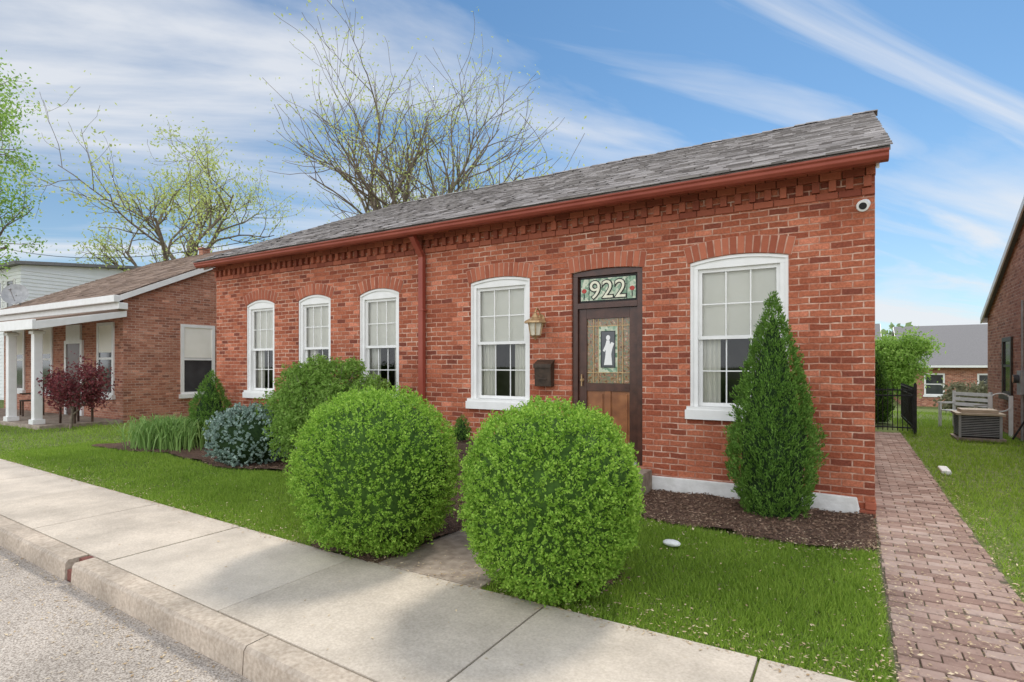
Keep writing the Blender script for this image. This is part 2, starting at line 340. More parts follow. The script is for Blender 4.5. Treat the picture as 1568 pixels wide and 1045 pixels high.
# ------------------------------------------------------------------ lawn
def lawn_ok(x,y):
    if y<S(x)+.01+.03*noise.noise(Vector((x*6,0,0))): return False
    if .17<x<.97+.03*noise.noise(Vector((y*5,0,0))) and y<15.6: return False
    if -3.17<x<-2.18 and y<6: return False
    if -11.35<x<.2 and y>6.8: return False
    if x>3.0 and 7<y<19.3: return False
    if x<-16.75 and y>5.85: return False
    return not in_bed(x,y)
def scatter(n,x0,x1,y0,y1,ok):
    out=[]
    X=rng.uniform(x0,x1,n*3);Y=rng.uniform(y0,y1,n*3)
    for x,y in zip(X,Y):
        if ok(x,y):
            out.append((x,y,gz(x,y)))
            if len(out)>=n: break
    return np.array(out)
P=[]
for n,x0,x1,y0,y1,s in [(46000,-2.2,.2,3.2,5.9,1.0),(46000,-7.5,-3.1,3.2,5.4,1.05),(26000,-13,-7.5,3.4,5.5,1.2),(12000,-26,-11.4,3.8,7,1.5),
    (24000,.94,3.05,3.2,9,1.05),(18000,.94,3.05,9,20,1.4),(7000,-2,9,19,31,2.2),(4000,-16.8,-11.4,6,16,1.8)]:
    c=scatter(n,x0,x1,y0,y1,lawn_ok)
    P.append(np.concatenate([c,np.full((len(c),1),s)],axis=1))
P=np.concatenate(P); n=len(P); c=P[:,:3]; s=P[:,3:4]
ang=rng.uniform(0,2*math.pi,n); lean=rng.normal(size=(n,3))*.5; lean[:,2]=1; lean=norm(lean)
pn=np.array([noise.noise(Vector((a*1.3,b_*1.3,5)))+.6*noise.noise(Vector((a*5,b_*5,5))) for a,b_ in c[:,:2]])[:,None]
H=rng.uniform(.026,.058,(n,1))*s*(1+.55*pn); W=rng.uniform(.003,.0048,(n,1))*s*1.15
side=np.stack([np.cos(ang),np.sin(ang),np.zeros(n)],axis=1)
v=np.stack([c-side*W,c+side*W,c+lean*H],axis=1).reshape(-1,3)
lawn=empty('lawn'); np_obj('grass_blades',v,3,M['grass'],lawn)
def flat_scatter(name,c,a,b_,mat,parent=None):
    d=rdir(len(c)); d[:,2]*=.15; dd=norm(d); s_=norm(np.cross(dd,np.array([[0,0,1.]])+rdir(len(c))*.25))
    L=a+(b_-a)*rng.random((len(c),1))**2; W=L*rng.uniform(.2,.55,(len(c),1))
    v=np.stack([c-dd*L,c+s_*W,c+dd*L,c-s_*W],axis=1).reshape(-1,3); return np_obj(name,v,4,mat,parent)
L_=[]
for _ in range(3200): x=R.uniform(-14,.2); L_.append((x,S(x)+abs(R.gauss(0,.2)),R.uniform(.02,.045)))
for _ in range(1700): x=R.uniform(-14,3); L_.append((x,S(x)-abs(R.gauss(0,.05)),.027))
for _ in range(1900): L_.append((R.uniform(.2,1.0),3.2+abs(R.gauss(0,2.2)),.032))
for _ in range(1000): L_.append((R.uniform(.85,1.15),R.uniform(3.25,10),.038))
for _ in range(500): L_.append((.2+R.gauss(0,.06),R.uniform(3.25,7),.038))
for _ in range(2800): x=R.uniform(-10,0); L_.append((x,K(x)-abs(R.gauss(0,.3))-.01,-.134))
for _ in range(160): x=R.uniform(-10,0); L_.append((x,R.uniform(K(x)+.1,S(x)),.026))
for _ in range(600): x=R.uniform(-2.2,.2); L_.append((x,R.uniform(3.3,6.7),R.uniform(.03,.05)))
for _ in range(700): x=R.uniform(-11,-3.2); L_.append((x,R.uniform(3.3,6),R.uniform(.03,.05)))
for _ in range(900): L_.append((R.uniform(-2.3,.2),5.5+R.gauss(0,.2),R.uniform(.03,.06)))
flat_scatter('leaf_litter',np.array(L_),.004,.018,M['litter'])

# ------------------------------------------------------------------ main house
YF=6.86; XL=-11.3; XR=.198; YB=17.35; YR=12.1; ZR=6.12; ZE=3.62
house=empty('brick_house')
wins=[(-10.28,-9.42,True),(-8.73,-7.87,True),(-7.16,-6.27,True),(-4.86,-3.85,False),(-1.66,-.60,False)]
ops=[(a,b_,1.05,2.74 if t else 2.77,.09 if t else .06) for a,b_,t in wins]
door=(-3.21,-2.24,.3,2.78,.035)
allops=sorted(ops+[door])
def archz(o,x):
    xm=(o[0]+o[1])/2; hw=(o[1]-o[0])/2; return o[3]+o[4]*(1-((x-xm)/hw)**2)
mb=MB()
def rect(x0,x1,z0,z1): mb.poly([(x0,YF,z0),(x1,YF,z0),(x1,YF,z1),(x0,YF,z1)])
cur=XL; ZW=3.72; DEP=.16
for o in allops:
    rect(cur,o[0],-.1,ZW); rect(o[0],o[1],-.1,o[2])
    ns_=12
    for i in range(ns_):
        xa=o[0]+(o[1]-o[0])*i/ns_; xb=o[0]+(o[1]-o[0])*(i+1)/ns_
        mb.poly([(xa,YF,archz(o,xa)),(xb,YF,archz(o,xb)),(xb,YF,ZW),(xa,YF,ZW)])
        mb.poly([(xa,YF,archz(o,xa)),(xa,YF+DEP,archz(o,xa)),(xb,YF+DEP,archz(o,xb)),(xb,YF,archz(o,xb))])
    mb.poly([(o[0],YF,o[2]),(o[0],YF+DEP,o[2]),(o[0],YF+DEP,o[3]),(o[0],YF,o[3])])
    mb.poly([(o[1],YF,o[2]),(o[1],YF,o[3]),(o[1],YF+DEP,o[3]),(o[1],YF+DEP,o[2])])
    mb.poly([(o[0],YF,o[2]),(o[1],YF,o[2]),(o[1],YF+DEP,o[2]),(o[0],YF+DEP,o[2])])
    cur=o[1]
rect(cur,XR,-.1,ZW)
for X in(XL,XR): mb.poly([(X,YF,-.1),(X,YB,-.1),(X,YB,ZE),(X,YR,ZR-.12),(X,YF,ZW)])
mb.poly([(XL,YB,-.1),(XR,YB,-.1),(XR,YB,ZE),(XL,YB,ZE)])
mb.obj('walls',M['brick'],house,fix=False)
mb=MB()
x=XL
while x<XR-.05:
    j=R.uniform(-.004,.004)
    mb.box(x+.01,x+.078+j,YF-.05+R.uniform(-.004,.004),YF+.02,3.385+R.uniform(-.004,.004),3.498)
    x+=.156
for i,(z0,z1,o_) in enumerate(((3.50,3.572,.066),(3.574,3.65,.095))):
    x=XL-.02+(.1 if i else 0)
    while x<XR:
        e=min(x+.198,XR+.004)
        mb.box(x,e,YF-o_+R.uniform(-.004,.003),YF+.02,z0,z1); x+=.208
x=XL
while x<XR-.02:
    mb.box(x,min(x+.198,XR),YF-.02+R.uniform(-.003,.003),YF+.02,3.31,3.378); x+=.207
mb.obj('cornice_dentils',M['brick1'],house)
mb=MB()
for o in allops:
    xm=(o[0]+o[1])/2; hw=(o[1]-o[0])/2; rise=o[4]; rad=(hw*hw+rise*rise)/(2*rise)
    rad=min(rad,4.5); zc=o[3]+rise-rad
    a0=math.asin((hw+.03)/rad); nb=int(2*hw/.072)
    P0=[];P1=[]
    for i in range(17):
        a=-a0+2*a0*i/16; P0.append((xm+math.sin(a)*(rad+.004),YF-.003,zc+math.cos(a)*(rad+.004))); P1.append((xm+math.sin(a)*(rad+.20),YF-.003,zc+math.cos(a)*(rad+.20)))
    for i in range(16): mb.poly([P0[i],P0[i+1],P1[i+1],P1[i]],1)
    for i in range(nb):
        a=-a0+2*a0*(i+.5)/nb
        t=Matrix.Translation((xm,YF,zc))@Matrix.Rotation(a,4,'Y')
        w=a0*rad/nb-.006
        mb.box(-w,w,-.008+R.uniform(-.003,.002),.02,rad+.004+R.uniform(0,.004),rad+.197+R.uniform(-.006,.004),mat=t)
mb.obj('brick_arches',[M['brick2'],M['mortar']],house,fix=False)
wf=MB(); wg=MB(); wc=MB(); wd=MB()
for o in ops:
    x0,x1,z0,zc,rs=o; y=YF+.03
    cs=.085; zh=zc-cs*.9
    wf.box(x0+.002,x0+cs,y,y+.12,z0,zh); wf.box(x1-cs,x1-.002,y,y+.12,z0,zh)
    pts=[(x0+.002,y,zh+.001),(x1-.002,y,zh+.001)]+[(x1-.002-(x1-x0-.004)*i/12,y,archz(o,x1-.002-(x1-x0-.004)*i/12)-.001) for i in range(13)]
    wf.prism(pts,(0,.118,0))
    wf.box(x0+.001,x0+.03,y-.018,y-.001,z0,zc-.037); wf.box(x1-.03,x1-.001,y-.018,y-.001,z0,zc-.037)
    for i in range(12):
        xa=x0+.001+(x1-x0-.002)*i/12; xb=x0+.001+(x1-x0-.002)*(i+1)/12
        za,zb=archz(o,xa)-.001,archz(o,xb)-.001
        wf.poly([(xa,y-.018,za-.035),(xb,y-.018,zb-.035),(xb,y-.018,zb),(xa,y-.018,za)]); wf.poly([(xa,y-.018,za-.035),(xa,y,za-.035),(xb,y,zb-.035),(xb,y-.018,zb-.035)])
    wf.box(x0-.045,x1+.045,YF-.06,YF+.16,z0-.13,z0-.02); wf.box(x0-.03,x1+.03,YF-.045,YF+.16,z0-.02,z0+.018)
    a,b_=x0+cs,x1-cs; zt=zh; zm=(z0+zt)/2+.01
    for (s0,s1,yy) in((zm-.02,zt,y+.035),(z0+.02,zm+.025,y+.067)):
        sw=.042
        wf.box(a,a+sw,yy,yy+.03,s0,s1); wf.box(b_-sw,b_,yy,yy+.03,s0,s1)
        wf.box(a+sw,b_-sw,yy,yy+.03,s0,s0+.042); wf.box(a+sw,b_-sw,yy,yy+.03,s1-.042,s1)
        gx0,gx1,gz0,gz1=a+sw,b_-sw,s0+.042,s1-.042
        wg.poly([(gx0,yy+.018,gz0),(gx1,yy+.018,gz0),(gx1,yy+.018,gz1),(gx0,yy+.018,gz1)])
        for k in(1,2):
            xx=gx0+(gx1-gx0)*k/3; wf.box(xx-.007,xx+.007,yy+.007,yy+.016,gz0,gz1)
        zz=(gz0+gz1)/2; wf.box(gx0,gx1,yy+.0075,yy+.0155,zz-.007,zz+.007)
    wc.box(a,b_,y+.105,y+.11,zm+.0,zt)
    def drape(xa,xb,za,zb,yy):
        n_=max(6,int((xb-xa)/.025)); pv=None
        for i in range(n_+1):
            xx=xa+(xb-xa)*i/n_; yo=yy+(.012 if i%2 else -.012)
            if pv: wc.poly([(pv[0],pv[1],za),(xx,yo,za),(xx,yo,zb),(pv[0],pv[1],zb)])
            pv=(xx,yo)
    w_=b_-a
    drape(a-.02,a+w_*R.uniform(.22,.34),z0,zm+.05,y+.16); drape(b_-w_*R.uniform(.22,.34),b_+.02,z0,zm+.05,y+.16)
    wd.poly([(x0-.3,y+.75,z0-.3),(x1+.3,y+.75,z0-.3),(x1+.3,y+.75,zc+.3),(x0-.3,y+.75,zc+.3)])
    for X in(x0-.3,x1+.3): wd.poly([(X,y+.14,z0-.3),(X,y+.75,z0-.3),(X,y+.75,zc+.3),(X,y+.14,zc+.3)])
wf.obj('window_frames',M['white'],house,fix=False)
wg.obj('window_glass',M['glass'],house,fix=False); wc.obj('curtains',M['curtain'],house,fix=False); wd.obj('room_interior',M['dark'],house,fix=False)
# door
dx0,dx1,dz0,dzt,_=door
mb=MB(); y=YF+.03
mb.box(dx0+.002,dx0+.075,y,y+.12,dz0,dzt-.052,0); mb.box(dx1-.075,dx1-.002,y,y+.12,dz0,dzt-.052,0)
pts=[(dx0+.002,y,dzt-.05),(dx1-.002,y,dzt-.05)]+[(dx1-.002-(dx1-dx0-.004)*i/8,y,archz(door,dx1-.002-(dx1-dx0-.004)*i/8)-.002) for i in range(9)]
mb.prism(pts,(0,.118,0),0)
mb.box(dx0+.077,dx1-.077,y-.004,y+.12,2.305,2.375,0)
mb.box(dx0+.077,dx1-.077,y-.03,y+.12,dz0,dz0+.035,4)
a,b_=dx0+.079,dx1-.079; yy=y+.035; xm=(a+b_)/2
mb.box(a,a+.11,yy,yy+.045,dz0+.037,2.30,0); mb.box(b_-.11,b_,yy,yy+.045,dz0+.037,2.30,0)
mb.box(a+.112,b_-.112,yy+.001,yy+.045,2.17,2.30,0); mb.box(a+.112,b_-.112,yy+.001,yy+.045,dz0+.037,dz0+.2,0); mb.box(a+.112,b_-.112,yy+.001,yy+.045,1.22,1.32,0)
mb.box(xm-.04,xm+.04,yy+.003,yy+.044,dz0+.202,1.218,1)
for xa,xb in((a+.112,xm-.042),(xm+.042,b_-.112)):
    mb.box(xa,xb,yy+.02,yy+.035,dz0+.202,1.218,1); mb.box(xa+.03,xb-.03,yy+.006,yy+.019,dz0+.24,1.18,1)
mb.box(a+.112,b_-.112,yy+.022,yy+.03,1.322,2.168,2)
cx0,cx1=xm-.135,xm+.135
mb.box(cx0,cx1,yy+.015,yy+.0205,1.46,2.07,8)
mb.box(xm-.095,xm+.095,yy+.0105,yy+.0145,1.53,2.0,10)
for xx in(cx0,cx1,xm-.2,xm+.2): mb.box(xx-.005,xx+.005,yy+.012,yy+.022,1.325,2.165,7)
for zz in(1.46,2.07): mb.box(a+.113,b_-.113,yy+.0125,yy+.0215,zz-.005,zz+.005,7)
for xx in(xm-.095,xm+.095): mb.box(xx-.004,xx+.004,yy+.007,yy+.016,1.53,2.0,5)
for zz in(1.53,2.0): mb.box(xm-.098,xm+.098,yy+.0068,yy+.0158,zz-.004,zz+.004,5)
fig=[(-.055,1.56),(.06,1.56),(.045,1.70),(.062,1.78),(.085,1.84),(.05,1.86),(.028,1.83),(.022,1.88),(-.02,1.88),(-.035,1.82),(-.07,1.75),(-.05,1.73),(-.03,1.76),(-.035,1.68)]
mb.prism([(xm+p,yy+.0085,q) for p,q in fig],(0,.0018,0),6)
mb.prism([(xm+.002+.028*math.cos(t),yy+.0082,1.915+.035*math.sin(t)) for t in np.linspace(0,2*math.pi,15)[:-1]],(0,.002,0),6)
mb.frus((a+.05,yy-.03,1.28),(a+.05,yy-.03,1.44),.009,.009,8,7); mb.frus((a+.05,yy-.03,1.36),(a+.05,yy,1.36),.02,.025,10,7)
mb.box(a,b_,yy+.02,yy+.03,2.378,2.728,0)
mb.box(a+.012,b_-.012,yy+.008,yy+.018,2.39,2.715,5)
mb.box(a+.03,b_-.03,yy+.0,yy+.007,2.41,2.695,8)
for s_ in(-1,1):
    X=xm+s_*.33
    mb.prism([(X+.035*math.cos(t),yy-.004,2.54+.03*math.sin(t)) for t in np.linspace(0,2*math.pi,9)[:-1]],(0,.003,0),9)
    mb.box(X-.006,X+.006,yy-.0045,yy-.001,2.43,2.51,5)
    mb.box(X-s_*.07-.003,X-s_*.07+.003,yy-.003,yy-.0005,2.41,2.695,5)
mats=[M['door'],M['panel'],M['amber'],M['frost'],M['galv'],M['black'],M['white'],M['brass'],M['stained'],M['redglass'],M['far']]
mb.obj('front_door',mats,house)
for k,(off,mt,dy) in enumerate(((.014,M['black'],-.004),(.0,M['cream'],-.009))):
    cu=D.curves.new('num','FONT'); cu.body='922'; cu.size=.33; cu.extrude=.002; cu.offset=off; cu.align_x='CENTER'; cu.space_character=1.06
    o=D.objects.new('t',cu); scene.collection.objects.link(o); bpy.context.view_layer.update()
    me=D.meshes.new_from_object(o.evaluated_get(bpy.context.evaluated_depsgraph_get())); D.objects.remove(o)
    me.materials.clear(); me.materials.append(mt)
    o=D.objects.new('house_number_'+('outline','face')[k],me); scene.collection.objects.link(o); o.parent=house
    o.rotation_euler=(math.pi/2,0,0); o.location=(xm,yy+dy,2.435)
mb=MB(); g0,g1=XL-.08,.30
prof=[(6.56,3.525),(6.48,3.525),(6.445,3.555),(6.44,3.585),(6.42,3.60),(6.42,3.622),(6.432,3.622),(6.56,3.605)]
mb.prism([(g0,p,q) for p,q in prof],(g1-g0,0,0),0)
mb.prism([(g0+.02,6.562,3.56),(g0+.02,YF-.1,3.655),(g0+.02,YF-.1,3.67),(g0+.02,6.562,3.58)],(g1-g0-.05,0,0),0)
X=-5.74
mb.box(X-.045,X+.045,YF-.10,YF-.022,.15,3.30,0)
mb.box(-.045,.045,-.035,.035,0,.37,0,mat=Matrix.Translation((X,YF-.06,3.24))@Matrix.Rotation(math.radians(38),4,'X'))
mb.box(-.045,.045,-.035,.035,0,.3,0,mat=Matrix.Translation((X,YF-.06,.19))@Matrix.Rotation(math.radians(118),4,'X'))
for zz in(1.0,2.4): mb.box(X-.06,X+.06,YF-.103,YF-.005,zz,zz+.03,0)
mb.obj('gutter_and_downspout',[M['red']],house,bevel=.006)
def shingles(mb,x0,x1,ye,ze,yr,zr,mi,expo=.14,tab=(.12,.3),th=.008):
    L=math.hypot(yr-ye,zr-ze); dy,dz=(yr-ye)/L,(zr-ze)/L; ny,nz=-dz,dy
    if ny*(1 if yr>ye else -1)>0: ny,nz=-ny,-nz
    if nz<0: ny,nz=-ny,-nz
    n=int(L/expo)
    for r in range(n+1):
        s0=r*expo; s1=min(s0+expo*1.15,L+.01); x=x0+R.uniform(-.2,0)
        while x<x1:
            w=R.uniform(*tab); a=max(x,x0+R.uniform(-.008,.004)); b=min(x+w,x1+R.uniform(-.004,.01)); x+=w
            if b-a<.02: continue
            t=th*R.choice((.6,1.,2.2)); so=R.uniform(-.008,.006)
            def pt(X,s,h): return (X,ye+dy*s+ny*h,ze+dz*s+nz*h)
            b0=len(mb.v)
            mb.v+=[pt(a,s0+so,-.004),pt(b,s0+so,-.004),pt(b,s0+so,t),pt(a,s0+so,t),pt(b,s1,.0015),pt(a,s1,.0015)]
            mb.f+=[(b0,b0+1,b0+2,b0+3),(b0+3,b0+2,b0+4,b0+5)]; mb.m+=[mi,mi]
mb=MB()
x0,x1=XL-.1,.31
mb.prism([(x0,6.44,3.60),(x0,YR,ZR-.03),(x0,YR*2-6.44,3.60),(x0,YR*2-6.44,3.64),(x0,YR,ZR),(x0,6.44,3.64)],(x1-x0,0,0),0)
shingles(mb,x0-.01,x1+.01,6.40,3.642,YR,ZR+.02,0,expo=.13)
shingles(mb,x0-.01,x1+.01,YR*2-6.40,3.642,YR,ZR+.02,0,expo=.3,tab=(.5,.9))
x=x0
while x<x1-.1:
    h=R.uniform(.018,.036)
    mb.poly([(x,YR-.14,ZR-.045+h),(x+.2,YR-.14,ZR-.05+h),(x+.2,YR,ZR+.018+h),(x,YR,ZR+.03+h)],0)
    mb.poly([(x,YR+.14,ZR-.045+h),(x+.2,YR+.14,ZR-.05+h),(x+.2,YR,ZR+.018+h),(x,YR,ZR+.03+h)],0)
    mb.poly([(x,YR-.14,ZR-.07+h),(x,YR-.14,ZR-.045+h),(x,YR,ZR+.03+h),(x,YR,ZR)],0)
    x+=.19
mb.obj('roof',[M['shingle']],house,fix=False)
mb=MB()
for X in(XL-.03,XR+.003):
    mb.prism([(X,6.6,3.49),(X,6.6,3.6),(X,YR,ZR-.05),(X,YR*2-6.6,3.6),(X,YR*2-6.6,3.49),(X,YR,ZR-.19)],(.027,0,0))
mb.obj('rake_boards',M['white'],house)
mb=MB()
mb.prism([(-2.18,YF,-.1),(-2.18,YF,.20),(-.9,YF,.205),(.04,YF,.19),(.10,YF,-.1)],(0,-.05,0),0)
mb.prism([(XL,YF,-.1),(XL,YF,.20),(-3.3,YF,.205),(-3.3,YF,-.1)],(0,-.045,0),0)
mb.obj('foundation',M['foundation'],house,bevel=.01)
mb=MB(); mb.box(.06,XR+.006,YF-.06,YF+.3,-.05,.07); mb.box(.11,XR+.012,YF-.03,YF+.3,.072,.15); mb.obj('corner_pier',M['brick1'],house,bevel=.01)
mb=MB(); mb.box(-3.3,-2.1,6.2,YF-.052,-.05,.28); mb.box(-3.25,-2.15,5.87,6.198,-.05,.14); mb.obj('stoop',M['walk'],house,bevel=.01)
ltn=empty('wall_lantern'); mb=MB(); X=-3.66; yw=YF
mb.prism([(X+.055*math.cos(t),yw-.02,2.17+.09*math.sin(t)) for t in np.linspace(0,2*math.pi,13)[:-1]],(0,.018,0),0)
arc=[Vector((X,yw-.02,2.2)),Vector((X,yw-.07,2.30)),Vector((X,yw-.14,2.33)),Vector((X,yw-.18,2.29)),Vector((X,yw-.18,2.25))]
mb.tube(arc,[.011]*5,8,0)
cy=yw-.18
mb.frus((X,cy,2.20),(X,cy,2.27),.06,.012,8,0); mb.frus((X,cy,2.15),(X,cy,2.20),.15,.055,8,0); mb.frus((X,cy,2.125),(X,cy,2.15),.16,.15,8,0)
mb.frus((X,cy,1.96),(X,cy,2.124),.075,.108,6,1)
for k in range(6):
    t=2*math.pi*(k+.0)/6
    mb.frus((X+.078*math.cos(t),cy+.078*math.sin(t),1.96),(X+.11*math.cos(t),cy+.11*math.sin(t),2.124),.007,.007,5,0)
mb.frus((X,cy,1.925),(X,cy,1.958),.03,.085,8,0); mb.frus((X,cy,1.895),(X,cy,1.925),.008,.02,8,0)
mb.frus((X,cy,2.27),(X,cy,2.29),.018,.006,8,0)
mb.obj('lantern_body',[M['brass'],M['frost']],ltn)
mlb=empty('mailbox'); mb=MB(); X=-3.59
mb.prism([(X-.125,YF-.004,1.27),(X-.125,YF-.10,1.27),(X-.125,YF-.12,1.56),(X-.125,YF-.004,1.62)],(.25,0,0),0)
mb.prism([(X-.135,YF-.003,1.635),(X-.135,YF-.13,1.572),(X-.135,YF-.13,1.52),(X-.135,YF-.122,1.52),(X-.135,YF-.122,1.565),(X-.135,YF-.003,1.622)],(.27,0,0),0)
mb.box(X-.06,X+.06,YF-.117,YF-.108,1.36,1.38,0)
mb.obj('mailbox_body',M['bronze'],mlb,bevel=.006)
sc_=empty('security_camera'); mb=MB(); X=.09
mb.frus((X,YF-.001,3.2),(X,YF-.035,3.2),.06,.055,16,0); mb.frus((X,YF-.03,3.2),(X-.01,YF-.08,3.19),.02,.02,10,0)
mb.frus((X+.02,YF-.08,3.20),(X-.0,YF-.17,3.16),.05,.055,16,0); mb.frus((X,YF-.17,3.16),(X-.001,YF-.175,3.158),.036,.034,16,1)
mb.obj('camera_body',[M['white'],M['black']],sc_,smooth=False)

# ------------------------------------------------------------------ generic houses
def gable_house(name,x0,x1,y0,y1,z0,ze,zr,wall,roofm,oh=.25,shing=True,ohx=.12):
    h=empty(name); mb=MB(); ym=(y0+y1)/2
    for yy in(y0,y1): mb.poly([(x0,yy,z0),(x1,yy,z0),(x1,yy,ze),(x0,yy,ze)])
    for X in(x0,x1): mb.poly([(X,y0,z0),(X,y1,z0),(X,y1,ze),(X,ym,zr-.1),(X,y0,ze)])
    mb.obj('walls',wall,h,fix=False)
    sl=(zr-ze)/(ym-y0); e0=ze-oh*sl+.06
    mb=MB(); mb.prism([(x0-ohx,y0-oh,e0-.06),(x0-ohx,ym,zr-.06),(x0-ohx,y1+oh,e0-.06),(x0-ohx,y1+oh,e0),(x0-ohx,ym,zr),(x0-ohx,y0-oh,e0)],(x1-x0+2*ohx,0,0),0)
    if shing:
        shingles(mb,x0-ohx,x1+ohx,y0-oh-.03,e0+.002,ym,zr+.01,0,expo=.2,tab=(.25,.5)); shingles(mb,x0-ohx,x1+ohx,y1+oh+.03,e0+.002,ym,zr+.01,0,expo=.4,tab=(.6,1.2))
    mb.obj('roof',roofm,h,fix=False)
    mb=MB()
    for X,s_ in((x0-ohx-.002,-1),(x1+ohx+.002,1)):
        mb.prism([(X,y0-oh,e0-.16),(X,y0-oh,e0-.01),(X,ym,zr-.01),(X,y1+oh,e0-.01),(X,y1+oh,e0-.16),(X,ym,zr-.17)],(s_*.03,0,0))
    for yy in(y0-oh-.02,y1+oh-.08): mb.box(x0-ohx,x1+ohx,yy-.04,yy+.08,e0-.15,e0-.02)
    mb.obj('trim',M['white'],h)
    return h
def simple_window(mbf,mbg,org,w,h,rot,rows=1,blind=.5):
    T=Matrix.Translation(org)@Matrix.Rotation(rot,4,'Z')
    c=.09
    mbf.box(-w/2,-w/2+c,-.04,.02,0,h,mat=T); mbf.box(w/2-c,w/2,-.04,.02,0,h,mat=T); mbf.box(-w/2+c,w/2-c,-.04,.02,h-c,h,mat=T)
    mbf.box(-w/2-.05,w/2+.05,-.09,.02,-.12,0,mat=T); mbf.box(-w/2+c,w/2-c,-.03,.02,h/2-.03,h/2+.03,mat=T); mbf.box(-w/2+c,w/2-c,-.029,.02,0,.06,mat=T)
    mbg.box(-w/2+c,w/2-c,-.010,-.003,0.06,h-c,0,mat=T)
    if blind: mbg.box(-w/2+c,w/2-c,-.014,-.0105,h-c-(h-c-.06)*blind,h-c,1,mat=T)
nb_=gable_house('brick_house.001',-25,-16.8,7.6,17.4,-.1,3.45,5.85,M['brick_n'],M['shingle_br'],oh=.25)
f=MB();g=MB()
simple_window(f,g,(-16.8,9.62,.72),1.02,2.05,math.pi/2,blind=.47)
simple_window(f,g,(-17.75,7.6,.75),.95,2.0,0,blind=.4); simple_window(f,g,(-21.6,7.6,.75),.95,2.0,0,blind=.4); simple_window(f,g,(-23.7,7.6,.75),.95,2.0,0,blind=.4)
g.box(-20.1,-19.2,7.56,7.62,.12,2.2,2); f.box(-20.22,-20.1,7.54,7.62,.1,2.3); f.box(-19.2,-19.08,7.54,7.62,.1,2.3); f.box(-20.1,-19.2,7.54,7.62,2.2,2.75)
f.obj('window_frames',M['white'],nb_); g.obj('window_panes',[M['far'],M['curtain'],M['door']],nb_)
mb=MB()
mb.box(-25,-16.75,5.75,7.58,-.05,.1,1)
mb.prism([(-16.62,5.62,2.55),(-16.62,7.6,3.0),(-16.62,7.6,3.1),(-16.62,5.62,2.66)],(-8.5,0,0),2)
mb.box(-25.1,-16.6,5.56,5.64,2.42,2.66,0)
mb.prism([(-16.6,5.64,2.42),(-16.6,7.6,2.86),(-16.6,7.6,3.02),(-16.6,5.64,2.62)],(-.06,0,0),0)
mb.box(-25.1,-16.45,7.22,7.36,3.22,3.40,0); mb.box(-25.1,-16.5,7.36,7.58,3.05,3.22,0)
for X in(-17.35,-18.95,-21.2,-23.4):
    mb.box(X-.09,X+.09,5.82,6.0,.1,2.44,0); mb.box(X-.13,X+.13,5.78,6.04,.1,.22,0); mb.box(X-.13,X+.13,5.78,6.04,2.34,2.42,0)
mb.obj('porch',[M['white'],M['walk'],M['shingle_br']],nb_,bevel=.01)
mb=MB(); mb.box(-21.5,-21.25,12.35,12.65,5.5,6.02); mb.box(-21.53,-21.22,12.32,12.68,6.02,6.07); mb.obj('chimney',M['brick_n'],nb_)
def chair(T):
    ch=empty('porch_chair'); mb=MB()
    for a_,c_ in((-.25,-.25),(.21,-.25),(-.25,.21),(.21,.21)): mb.box(a_,a_+.04,c_,c_+.04,0,.42 if c_<0 else .95,mat=T)
    mb.box(-.26,.26,-.26,.25,.42,.45,mat=T)
    for k in range(5): mb.box(-.2+k*.09,-.16+k*.09,.215,.235,.45,.93,mat=T)
    mb.box(-.25,.25,.208,.24,.9,.96,mat=T); mb.box(-.26,-.21,-.25,.22,.62,.65,mat=T); mb.box(.21,.26,-.25,.22,.62,.65,mat=T)
    mb.obj('chair_frame',M['wood_dk'],ch)
chair(Matrix.Translation((-16.98,6.6,.1))@Matrix.Rotation(.3,4,'Z'))
chair(Matrix.Translation((-20.6,6.9,.1))@Matrix.Rotation(-.2,4,'Z'))
wh=empty('white_siding_house'); mb=MB()
mb.poly([(-31,10,-.1),(-31,15.5,-.1),(-31,15.5,6.5),(-31,10,5.95)]); mb.poly([(-38,10,-.1),(-31,10,-.1),(-31,10,5.95),(-38,10,5.95)]); mb.poly([(-38,15.5,-.1),(-31,15.5,-.1),(-31,15.5,6.5),(-38,15.5,6.5)]); mb.poly([(-38,10,-.1),(-38,15.5,-.1),(-38,15.5,6.5),(-38,10,5.95)])
z=.1
while z<5.8:
    mb.prism([(-30.999,9.98,z),(-30.97,9.98,z),(-30.999,9.98,z+.155)],(0,5.55,0)); mb.prism([(-38,9.999,z),(-38,9.97,z),(-38,9.999,z+.155)],(7,0,0)); z+=.16
mb.obj('walls',M['siding'],wh,fix=False)
mb=MB(); mb.prism([(-30.75,9.7,5.93),(-30.75,15.8,6.54),(-30.75,15.8,6.68),(-30.75,9.7,6.07)],(-7.5,0,0)); mb.obj('roof',M['shingle_gr'],wh)
f=MB();g=MB(); 
for X in(-32,-33.4): simple_window(f,g,(X,9.965,4.1),.9,1.3,0,blind=0)
f.obj('window_frames',M['white'],wh); g.obj('window_panes',[M['far'],M['curtain']],wh)
sd=empty('satellite_dish'); mb=MB(); cD=Vector((-24.3,7.7,3.95)); dd=Vector((.75,-.6,.35)).normalized(); a=dd.orthogonal().normalized(); c2=dd.cross(a)
prev=None
for k,(rr,hh) in enumerate(((.02,0),(.2,.02),(.38,.08))):
    ring=[cD+a*math.cos(t)*rr+c2*math.sin(t)*rr+dd*hh for t in np.linspace(0,2*math.pi,17)[:-1]]
    if prev: 
        for i in range(16): mb.poly([prev[i],prev[(i+1)%16],ring[(i+1)%16],ring[i]])
    prev=ring
mb.frus(cD-c2*0,cD+Vector((0,.2,-.5)),.03,.03,8); mb.frus(cD+Vector((0,0,-.3)),cD+dd*.45,.012,.012,6); mb.frus(cD+dd*.42,cD+dd*.5,.04,.04,8)
mb.obj('dish',M['galv'],sd,fix=False)
